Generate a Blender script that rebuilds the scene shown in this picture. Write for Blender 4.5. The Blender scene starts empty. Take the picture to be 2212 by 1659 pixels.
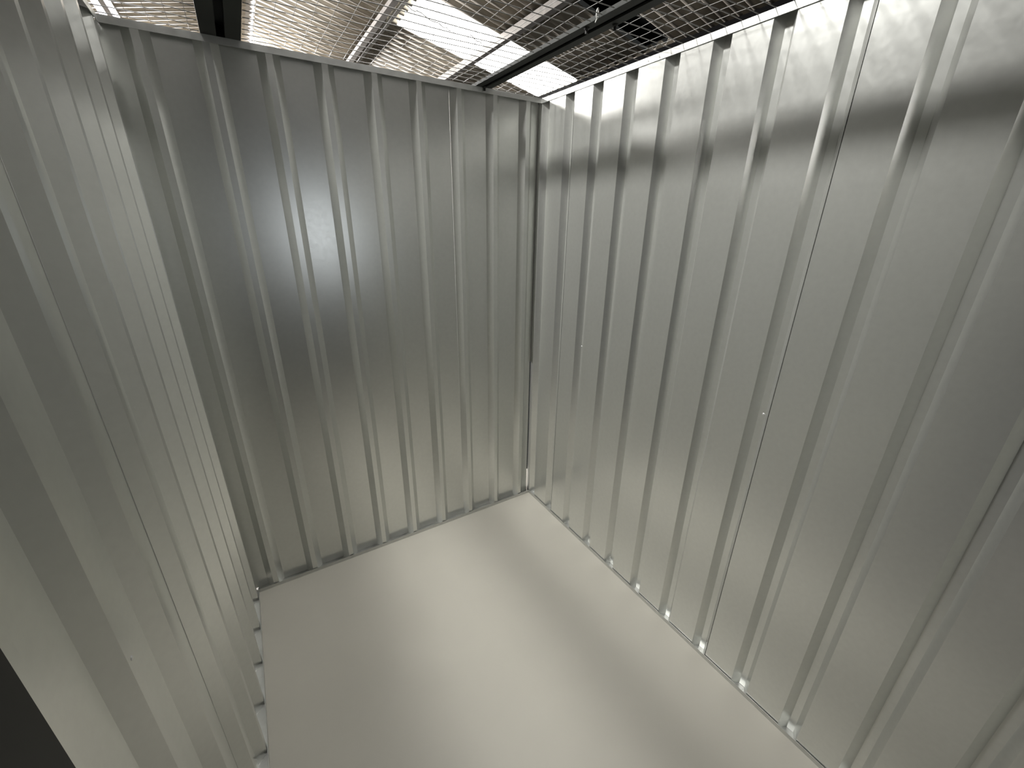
import bpy, bmesh, math, random
from mathutils import Vector, Matrix
random.seed(7)
scene = bpy.context.scene
COL = scene.collection

# ------------------------------------------------------------------ helpers
def link(name, bm, m, parent=None, smooth=False):
    bmesh.ops.recalc_face_normals(bm, faces=bm.faces[:])
    me = bpy.data.meshes.new(name)
    bm.to_mesh(me); bm.free()
    if smooth:
        for p in me.polygons: p.use_smooth = True
    o = bpy.data.objects.new(name, me); COL.objects.link(o)
    me.materials.append(m)
    if parent: o.parent = parent
    return o

def empty(name, loc=(0, 0, 0)):
    o = bpy.data.objects.new(name, None); COL.objects.link(o)
    o.empty_display_size = .05
    o.location = loc
    return o

def tag(o, label, cat, group=None):
    o['label'] = label; o['category'] = cat
    if group: o['group'] = group
    return o

def struct(o):
    o['kind'] = 'structure'
    return o

def box(bm, x0, x1, y0, y1, z0, z1):
    v = [bm.verts.new(p) for p in ((x0,y0,z0),(x1,y0,z0),(x1,y1,z0),(x0,y1,z0),(x0,y0,z1),(x1,y0,z1),(x1,y1,z1),(x0,y1,z1))]
    for f in ((0,3,2,1),(4,5,6,7),(0,1,5,4),(1,2,6,5),(2,3,7,6),(3,0,4,7)):
        bm.faces.new([v[i] for i in f])

def extrude_profile(bm, pts, mapper, a, b, n=1):
    """closed 2D profile swept from a to b; mapper(p,q,t)->xyz"""
    rings = []
    for i in range(n + 1):
        t = a + (b - a) * i / n
        rings.append([bm.verts.new(mapper(p, q, t)) for p, q in pts])
    m = len(pts)
    for r0, r1 in zip(rings, rings[1:]):
        for k in range(m):
            bm.faces.new((r0[k], r0[(k+1) % m], r1[(k+1) % m], r1[k]))
    bm.faces.new(rings[0][::-1]); bm.faces.new(rings[-1])

def tube(bm, path, r, sides=6):
    rings = []
    n = len(path)
    for i, p in enumerate(path):
        d = (Vector(path[min(i+1, n-1)]) - Vector(path[max(i-1, 0)])).normalized()
        up = Vector((0, 0, 1)) if abs(d.z) < .9 else Vector((1, 0, 0))
        s = d.cross(up).normalized(); u = s.cross(d)
        rings.append([bm.verts.new(Vector(p) + s * r * math.cos(2*math.pi*k/sides) + u * r * math.sin(2*math.pi*k/sides)) for k in range(sides)])
    for r0, r1 in zip(rings, rings[1:]):
        for k in range(sides):
            bm.faces.new((r0[k], r0[(k+1) % sides], r1[(k+1) % sides], r1[k]))
    bm.faces.new(rings[0][::-1]); bm.faces.new(rings[-1])

def dome(bm, c, n, r, h):
    """low rounded fastener head at c with outward normal n"""
    n = Vector(n).normalized()
    a = n.cross(Vector((0, 0, 1)) if abs(n.z) < .9 else Vector((1, 0, 0))).normalized(); b = n.cross(a)
    rings = []
    for q, (rr, hh) in enumerate(((1, 0), (1, .35), (.8, .75), (.4, .95))):
        rings.append([bm.verts.new(Vector(c) + (a*math.cos(t*math.pi/5) + b*math.sin(t*math.pi/5)) * r * rr + n * h * hh) for t in range(10)])
    for r0, r1 in zip(rings, rings[1:]):
        for k in range(10):
            bm.faces.new((r0[k], r0[(k+1) % 10], r1[(k+1) % 10], r1[k]))
    bm.faces.new(rings[0][::-1]); bm.faces.new(rings[-1])

# ------------------------------------------------------------------ materials
def mat(name, col, rough=.5, metal=0., noise=None, bump=None, var=.1, rvar=.05, spec=.5):
    m = bpy.data.materials.new(name); m.use_nodes = True
    nt = m.node_tree; N = nt.nodes; L = nt.links
    b = N['Principled BSDF']
    b.inputs['Base Color'].default_value = (*col, 1)
    b.inputs['Roughness'].default_value = rough
    b.inputs['Metallic'].default_value = metal
    b.inputs['Specular IOR Level'].default_value = spec
    tc = N.new('ShaderNodeTexCoord')
    if noise:
        n = N.new('ShaderNodeTexNoise'); n.inputs['Scale'].default_value = noise; n.inputs['Detail'].default_value = 5
        L.new(tc.outputs['Object'], n.inputs['Vector'])
        r = N.new('ShaderNodeMapRange'); r.inputs['From Min'].default_value = .3; r.inputs['From Max'].default_value = .7
        r.inputs['To Min'].default_value = 1 - var; r.inputs['To Max'].default_value = 1 + var
        L.new(n.outputs['Fac'], r.inputs['Value'])
        mx = N.new('ShaderNodeVectorMath'); mx.operation = 'SCALE'; mx.inputs[0].default_value = col
        L.new(r.outputs['Result'], mx.inputs['Scale']); L.new(mx.outputs['Vector'], b.inputs['Base Color'])
        r2 = N.new('ShaderNodeMapRange'); r2.inputs['From Min'].default_value = .3; r2.inputs['From Max'].default_value = .7
        r2.inputs['To Min'].default_value = rough - rvar; r2.inputs['To Max'].default_value = rough + rvar
        L.new(n.outputs['Fac'], r2.inputs['Value']); L.new(r2.outputs['Result'], b.inputs['Roughness'])
    if bump:
        prev = None
        for sc, st, dist in bump:
            n = N.new('ShaderNodeTexNoise'); n.inputs['Scale'].default_value = sc; n.inputs['Detail'].default_value = 2
            L.new(tc.outputs['Object'], n.inputs['Vector'])
            bp = N.new('ShaderNodeBump'); bp.inputs['Strength'].default_value = st; bp.inputs['Distance'].default_value = dist
            L.new(n.outputs['Fac'], bp.inputs['Height'])
            if prev: L.new(prev.outputs['Normal'], bp.inputs['Normal'])
            prev = bp
        L.new(prev.outputs['Normal'], b.inputs['Normal'])
    return m

def glow(name, col, strength):
    m = bpy.data.materials.new(name); m.use_nodes = True
    b = m.node_tree.nodes['Principled BSDF']
    b.inputs['Base Color'].default_value = (.7, .7, .68, 1)
    b.inputs['Emission Color'].default_value = (*col, 1)
    b.inputs['Emission Strength'].default_value = strength
    return m

GALV = mat('galvanised_sheet', (.72, .727, .70), .305, .80, noise=60, var=.02, rvar=.01,
           bump=[(1.6, .10, .010)])
RAIL = mat('galvanised_rail', (.60, .605, .59), .42, .85, noise=30, var=.06)
WIRE = mat('bright_wire', (.28, .275, .265), .55, .4)
BEAM = mat('dark_painted_steel', (.032, .034, .031), .7, 0, noise=8, var=.25, spec=.2)
PURL = mat('weathered_purlin_steel', (.22, .205, .18), .6, .2, noise=12, var=.2)
PALE = mat('pale_finish', (.72, .70, .66), .6)
ROOF = mat('weathered_fibre_cement', (.46, .42, .35), .85, 0, noise=3.5, var=.22, bump=[(60, .2, .003)])
BLACK = mat('shade_black', (.006, .006, .006), .9, spec=.05)  # near-black colour that stands in for darkness up at the roof
JAMB = mat('matt_black_steel', (.012, .012, .011), .6)
FLOOR = mat('beige_painted_floor', (.475, .455, .405), .42, 0, noise=2.4, var=.035, rvar=.05, bump=[(420, .06, .001)], spec=.35)
SCREW = mat('bright_zinc', (.85, .85, .85), .3, .6)
TIE = mat('white_nylon', (.75, .75, .72), .4)
SKY = glow('daylit_translucent_sheet', (1, .985, .93), 9.0)

# ------------------------------------------------------------------ sizes
W = 1.638          # clear width between the side walls
H = 2.30           # underside of the top rails
YF = -2.45         # front of the unit
D = .028           # rib height of the sheeting
B2G, B2P, T2 = .032, .037, .011
B2 = B2P

def rib_profile(s0, s1, centers, proud):
    B2 = B2P if proud else B2G
    """points (s, depth) from s0 to s1; proud=True: narrow ribs stand forward, else narrow grooves"""
    lo, hi = (D, 0) if proud else (0, D)
    def depth(s):
        for c in centers:
            a = abs(s - c)
            if a <= T2: return hi
            if a < B2: return hi + (lo - hi) * (a - T2) / (B2 - T2)
        return lo
    cut = {s0, s1}
    for c in centers:
        for q in (-B2, -T2, T2, B2):
            if s0 < c + q < s1: cut.add(c + q)
    return [(s, depth(s)) for s in sorted(cut)]

def sheet(name, pts, mapper, z0, z1, parent, m=GALV, th=.0012):
    bm = bmesh.new()
    prof = pts + [(s, d + th) for s, d in reversed(pts)]
    extrude_profile(bm, prof, lambda p, q, t: mapper(p, q, t), z0, z1)
    return link(name, bm, m, parent)

# ------------------------------------------------------------------ floor
bm = bmesh.new(); box(bm, -2.4, .25, -2.9, .25, -.08, 0)
struct(link('floor', bm, FLOOR))

# ------------------------------------------------------------------ back wall
wb = struct(empty('wall_back', (-W/2, 0, 0)))
cb = [-.080 - .1843*k for k in range(9)]
mpb = lambda s, d, z: (s + W/2, d, z)
seam = cb[6] + B2 + .001
jb = cb[2] - B2
sheet('wall_sheet', rib_profile(-W - .033, jb - .001, cb, True) + [(jb - .0005, D + .0016), (jb + .02, D + .0016)], mpb, .004, H + .012, wb)
sheet('wall_sheet', rib_profile(jb + .001, -.007, cb, True), mpb, .004, H + .012, wb)
bm = bmesh.new(); box(bm, W/2 - .03, W/2 + .027, D + .002, D + .004, .95, H)  # unseen strip added to block light leaking through the upper corner gap
link('light_leak_stop', bm, GALV, wb)
# ------------------------------------------------------------------ right wall
wr = struct(empty('wall_right', (0, YF/2, 0)))
cr = [-.222 - .1868*k for k in range(-1, 13)]
mpr = lambda s, d, z: (d, s - YF/2, z)
ss = [.028, -.2555, -1.3765, YF]
for i in range(3):
    a, b = ss[i+1] + (0 if i == 2 else .0012), ss[i] - (0 if i == 0 else .0012)
    pts = rib_profile(a, b, cr, False)
    if i < 2: pts = [(a - .02, .0045), (a - .0005, .0045)] + pts      # lap tucked behind the next sheet
    sheet('wall_sheet', pts, mpr, .004, H + .012, wr)
for y, z in ((-.431, 1.165), (-1.361, 1.168)):
    bm = bmesh.new(); dome(bm, (0, y - YF/2, z), (-1, 0, 0), .0045, .004)
    o = link('screw', bm, SCREW, wr, True); o['label'] = 'shiny screw head'
# ------------------------------------------------------------------ left wall
YL = -1.528
wl = struct(empty('wall_left', (-W, YL/2, 0)))
cl = [-.048 - .184*k for k in range(9)]
mpl = lambda s, d, z: (-d, s - YL/2, z)
jl = cl[5] - B2
sheet('wall_sheet', rib_profile(YL, jl - .001, cl, True) + [(jl - .0005, D + .0016), (jl + .02, D + .0016)], mpl, .004, H + .012, wl)
sheet('wall_sheet', rib_profile(jl + .001, .028, cl, True), mpl, .004, H + .012, wl)
bm = bmesh.new(); dome(bm, (-.002, -1.333 - YL/2, 1.148), (1, 0, 0), .0045, .004)
o = link('screw', bm, SCREW, wl, True); o['label'] = 'small shiny screw head'
# ------------------------------------------------------------------ front wall with the doorway
wf = struct(empty('wall_front', (-W/2, YF, 0)))
mpf = lambda s, d, z: (s + W/2, -d, z)
cf = [-.08 - .1843*k for k in range(9)]
sheet('wall_sheet', rib_profile(-.38, 0, cf, False), mpf, .004, H + .012, wf)

# ------------------------------------------------------------------ rails and tracks (2D profiles swept along the walls)
def trim(n, prof, mapper, a, b, m=RAIL):
    bm = bmesh.new(); extrude_profile(bm, prof, mapper, a, b)
    return struct(link('trim_%d' % n, bm, m))
# profile: p = away from the room, q = up
top = [(-.003, H), (-.003, H+.021), (.036, H+.021), (.036, H), (.0345, H), (.0345, H+.0195), (-.0012, H+.0195), (-.0012, H)]
low = [(-.005, 0), (-.005, .019), (-.0035, .019), (-.0045, .004), (.034, .003), (.034, .03), (.0355, .03), (.0355, 0)]
trim(1, top, lambda p, q, t: (t, p, q), -W - .003, .002)
trim(2, top, lambda p, q, t: (p, t, q), -.003, YF)
trim(3, top, lambda p, q, t: (-W - p, t, q), .03, YF)
trim(4, low, lambda p, q, t: (t, p, q), -W, 0)
trim(5, low, lambda p, q, t: (p, t, q), -.003, YF)
trim(6, low, lambda p, q, t: (-W - p, t, q), -.003, YL)
# door jamb at the near end of the left wall
bm = bmesh.new(); box(bm, -W - .07, -W + .004, YL - .26, YL - .004, 0, H)
struct(link('trim_7', bm, JAMB))

# ------------------------------------------------------------------ overhead security mesh and the channels that carry it
def make_beam(x0, x1, h, label):
    root = empty('steel_channel', ((x0+x1)/2, YF/2, H + .022))
    w = (x1 - x0)/2; g = w*.22; t = .003
    prof = [(-w, 0), (-g, 0), (-g, h*.45), (-g-t, h*.45), (-g-t, t), (-w+t, t), (-w+t, h-t), (w-t, h-t), (w-t, t), (g+t, t), (g+t, h*.45), (g, h*.45), (g, 0), (w, 0), (w, h), (-w, h)]
    bm = bmesh.new(); extrude_profile(bm, prof, lambda p, q, s: (p, s, q), YF/2 - .02, -YF/2 + .04)
    link('channel_body', bm, BEAM, root)
    bm = bmesh.new(); box(bm, -w + t, w - t, -YF/2 + .037, -YF/2 + .04, t, h - t)
    link('end_plate', bm, BEAM, root)
    tag(root, label, 'beam', 'slotted channels carrying the mesh')
    return root
LB = (-1.380, -1.265); RB = (-.366, -.285)
b1 = make_beam(*LB, .05, 'dark steel channel crossing above the left end of the back wall')
b2 = make_beam(*RB, .012, 'dark steel channel running overhead towards the far right corner of the unit')
def bolt(par, x, y):
    bm = bmesh.new()
    lx, ly = x - par.location.x, y - par.location.y
    dome(bm, (lx, ly, 0), (0, 0, -1), .009, .007)
    tube(bm, [(lx, ly, -.004), (lx, ly, -.016)], .0045, 8)
    o = link('bolt', bm, JAMB, par); o['label'] = 'black bolt'
bolt(b2, -.352, -.735); bolt(b2, -.295, -.80); bolt(b2, -.325, -.01); bolt(b2, -.335, -1.5)
bm = bmesh.new()
tube(bm, [(-.003 + .004*math.cos(t), .0, .006 + .012*math.sin(t)) for t in [i*math.pi/8 for i in range(17)]], .002, 6)
tube(bm, [(-.003, 0, -.004), (-.008, .003, -.016)], .0015, 6)
t = link('cable_tie', bm, TIE); t.location = (-.3645, -.80, H + .028)
tag(t, 'small white cable tie at the edge of the right overhead channel', 'cable tie')

ZM = H + .0235
def sag(x, y, x0, x1):
    u = min(max((x - x0)/(x1 - x0), 0), 1); v = min(max(-y/2.45, 0), 1)
    return .004*math.sin(math.pi*u)*(.5 + .5*math.sin(9*v + 3*x0)) + .002*math.sin(17*y + 9*x)
def mesh_panel(x0, x1, label):
    bm = bmesh.new(); P = .0505; r = .0007
    cx = (x0 + x1)/2
    n = int((-YF - .01)/P)
    for k in range(n + 1):
        y = -.012 - k*P
        m = max(4, int((x1 - x0)/.06))
        tube(bm, [(x0 + (x1-x0)*i/m - cx, y - YF/2, sag(x0 + (x1-x0)*i/m, y, x0, x1)) for i in range(m+1)], .0013, 6)
    k = 0
    x = x0 + P*.6
    while x < x1 - .008:
        tube(bm, [(x - cx, .004 + (YF-.004)*i/40 - YF/2, sag(x, YF*i/40, x0, x1) + .0021) for i in range(41)], r, 6)
        x += P
    o = link('wire_mesh_panel', bm, WIRE, None, True); o.location = (cx, YF/2, ZM)
    tag(o, label, 'wire mesh', 'welded wire mesh panels over the unit')
mesh_panel(-W - .002, LB[0] - .002, 'narrow welded wire mesh strip above the left wall, outside the left channel')
mesh_panel(LB[1] + .002, RB[0] - .002, 'wide welded wire mesh panel between the two dark overhead channels')
mesh_panel(RB[1] + .002, .004, 'bright welded wire mesh panel along the top of the right wall')
def loose(pts, label):
    bm = bmesh.new()
    path = []
    for (xa, ya), (xb, yb) in zip(pts, pts[1:]):
        for i in range(6): path.append((xa + (xb-xa)*i/6, ya + (yb-ya)*i/6, ZM + .013 + .003*math.sin(i*1.3 + xa*30)))
    path.append((*pts[-1], ZM + .013))
    tube(bm, path, .0013, 6)
    o = link('loose_wire', bm, WIRE); tag(o, label, 'wire', 'loose wire offcuts on the mesh')
loose([(-.875, -.532), (-.817, -.507), (-.717, -.458), (-.679, -.437)], 'longer thin wire offcut lying diagonally on the mesh under the bright rooflight')
loose([(-.608, -.439), (-.545, -.400)], 'short thin wire offcut on the mesh near the rooflight corner')

# ------------------------------------------------------------------ warehouse roof
ZR, XR, TN, PITCH, AMP = 4.43, -.72, .218, .146, .03
def roof_z(x): return ZR - TN*abs(x - XR)
def corr(y): return AMP*math.tanh(2.4*math.cos(2*math.pi*y/PITCH))
def roof_bm(x0, x1, y0, y1):
    bm = bmesh.new()
    n = max(4, int((y1 - y0)/PITCH*18)); prof = []
    rows = []
    for x in (x0, x1):
        rows.append([[bm.verts.new((x, y0 + (y1-y0)*i/n, roof_z(x) + corr(y0 + (y1-y0)*i/n) + dz)) for i in range(n+1)] for dz in (0, .008)])
    for i in range(n):
        for dz in (0, 1):
            bm.faces.new((rows[0][dz][i], rows[0][dz][i+1], rows[1][dz][i+1], rows[1][dz][i]))
    for r in rows:
        for i in range(n): bm.faces.new((r[0][i], r[0][i+1], r[1][i+1], r[1][i]))
    for i in (0, n): bm.faces.new((rows[0][0][i], rows[0][1][i], rows[1][1][i], rows[1][0][i]))
    return bm
ceil = struct(empty('ceiling', (0, 0, 0)))
S0, S1, SX0, SX1 = 3.52, 4.45, .80, 3.05
HX0, HX1, HY0, HY1 = 1.95, 3.0, 1.84, 2.24
E0, E1, Y0, Y1 = -5.0, 4.6, -4.5, 12.0
for x0, x1, y0, y1 in ((E0, XR - .06, Y0, Y1), (XR + .06, SX0, Y0, Y1), (SX0, E1, S1, Y1), (SX1, E1, S0, S1), (SX0, HX0, HY0, S0), (HX0, HX1, HY1, S0), (HX1, E1, HY0, S0), (SX0, E1, Y0, HY0)):
    link('roof_sheet', roof_bm(x0, x1, y0, y1), ROOF, ceil, True)
bm = bmesh.new()
extrude_profile(bm, [(-.22, -.06), (0, -.012), (.22, -.06), (.22, -.052), (0, -.004), (-.22, -.052)], lambda p, q, s: (XR + p, s, ZR + q + .05), Y0, Y1)
link('ridge_cap', bm, PALE, ceil)
bm = bmesh.new(); box(bm, E0, E1, Y1, Y1 + .1, 0, ZR + .2)
struct(link('wall_far', bm, PURL))

sky = link('rooflight', roof_bm(SX0, SX1, S0, S1), SKY, None, True)
tag(sky, 'bright daylit rooflight strip in the corrugated roof above the far corner', 'skylight')
bm = bmesh.new(); box(bm, -(HX1-HX0)/2, (HX1-HX0)/2, -(HY1-HY0)/2, (HY1-HY0)/2, 0, .02)
o = link('dark_roof_panel', bm, BLACK); o.location = ((HX0+HX1)/2, (HY0+HY1)/2, roof_z((HX0+HX1)/2) + .03)  # solid black slab; the opening's darkness is put into its colour
o.rotation_euler = (0, math.atan(TN), 0)
tag(o, 'black rectangular panel coloured as the dark of an opening in the roof above the right wall', 'dark panel')

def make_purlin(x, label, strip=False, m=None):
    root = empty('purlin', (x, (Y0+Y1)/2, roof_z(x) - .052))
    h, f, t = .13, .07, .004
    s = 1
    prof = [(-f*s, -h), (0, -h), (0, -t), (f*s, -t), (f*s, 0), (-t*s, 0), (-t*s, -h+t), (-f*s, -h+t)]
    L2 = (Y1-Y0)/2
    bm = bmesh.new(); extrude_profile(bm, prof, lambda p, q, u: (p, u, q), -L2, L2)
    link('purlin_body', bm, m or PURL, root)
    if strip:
        bm = bmesh.new(); box(bm, .11, .16, -L2, L2, -.045, -.017)  # pale bar running alongside the purlin
        o = link('pale_strip', bm, PALE, root); o['label'] = 'pale strip beside the purlin'
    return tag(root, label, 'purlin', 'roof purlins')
make_purlin(.55, 'grey roof purlin left of the bright rooflight', True)
make_purlin(1.72, 'grey roof purlin crossing the rooflight strip')
make_purlin(2.98, 'roof purlin with its shade painted black, seen through the mesh over the right wall', False, BLACK)  # black material instead of purlin steel paints in the shade here
make_purlin(-2.25, 'white lit roof purlin at the far left above the left wall')

# ------------------------------------------------------------------ lights
def light(kind, name, loc, energy, size, col=(1, 1, 1), target=None, size_y=None):
    l = bpy.data.lights.new(name, kind); l.energy = energy; l.color = col
    if kind == 'AREA':
        l.size = size
        if size_y: l.shape = 'RECTANGLE'; l.size_y = size_y
    else: l.shadow_soft_size = size
    o = bpy.data.objects.new(name, l); COL.objects.link(o); o.location = loc
    if target is not None: o.rotation_euler = (Vector(target) - Vector(loc)).to_track_quat('-Z', 'Y').to_euler()
    return o
light('POINT', 'high_bay_lamp', (-2.7, 3.6, 3.72), 250, .20, (1, .985, .96))
for (lx, ly), pw, tg, ang in (((-2.0, -.12), 660, (.0, -.62, 1.6), 72), ((-.62, -.12), 240, (-.22, -.12, 0), 76), ((.75, -.14), 300, (-1.62, -.10, 1.9), 34)):  # unseen spots added to brighten the walls, rib flanks and floor
    sp = light('SPOT', 'added_overhead_spot', (lx, ly, roof_z(lx) - .12), pw, .16, (1, .99, .95), tg)
    sp.data.spot_size = math.radians(ang); sp.data.spot_blend = 1.0
cw = light('AREA', 'corridor_window', (-.465, -4.5, 1.59), .12, .20, (.9, .95, 1), (-1.1, 0, 1.7), .5)
cw.data.spread = math.radians(24)
light('POINT', 'added_roof_light', (-2.4, 9.2, 3.3), 5600, .2, (1, .97, .99))  # unseen light added to brighten the roof and bring out its corrugations

w = bpy.data.worlds.new('world'); scene.world = w; w.use_nodes = True
w.node_tree.nodes['Background'].inputs['Color'].default_value = (.05, .052, .05, 1)
w.node_tree.nodes['Background'].inputs['Strength'].default_value = .5

# ------------------------------------------------------------------ camera
cam = bpy.data.cameras.new('camera'); co = bpy.data.objects.new('camera', cam); COL.objects.link(co)
yaw, pit, rol = 0.555346, -0.375995, 0.0142848
f = Vector((math.sin(yaw)*math.cos(pit), math.cos(yaw)*math.cos(pit), math.sin(pit)))
r = Vector((math.cos(yaw), -math.sin(yaw), 0)); u = r.cross(f)
r2 = r*math.cos(rol) + u*math.sin(rol); u2 = -r*math.sin(rol) + u*math.cos(rol)
M = Matrix((r2, u2, -f)).transposed().to_4x4(); M.translation = (-1.38400, -1.98732, 1.76199)
co.matrix_world = M
cam.sensor_fit = 'HORIZONTAL'; cam.sensor_width = 36; cam.lens = 896.33/2212*36; cam.clip_start = .02
scene.camera = co
vs = scene.view_settings
vs.view_transform = 'Standard'; vs.look = 'None'; vs.gamma = 1; vs.exposure = -0.2
vs.use_curve_mapping = False
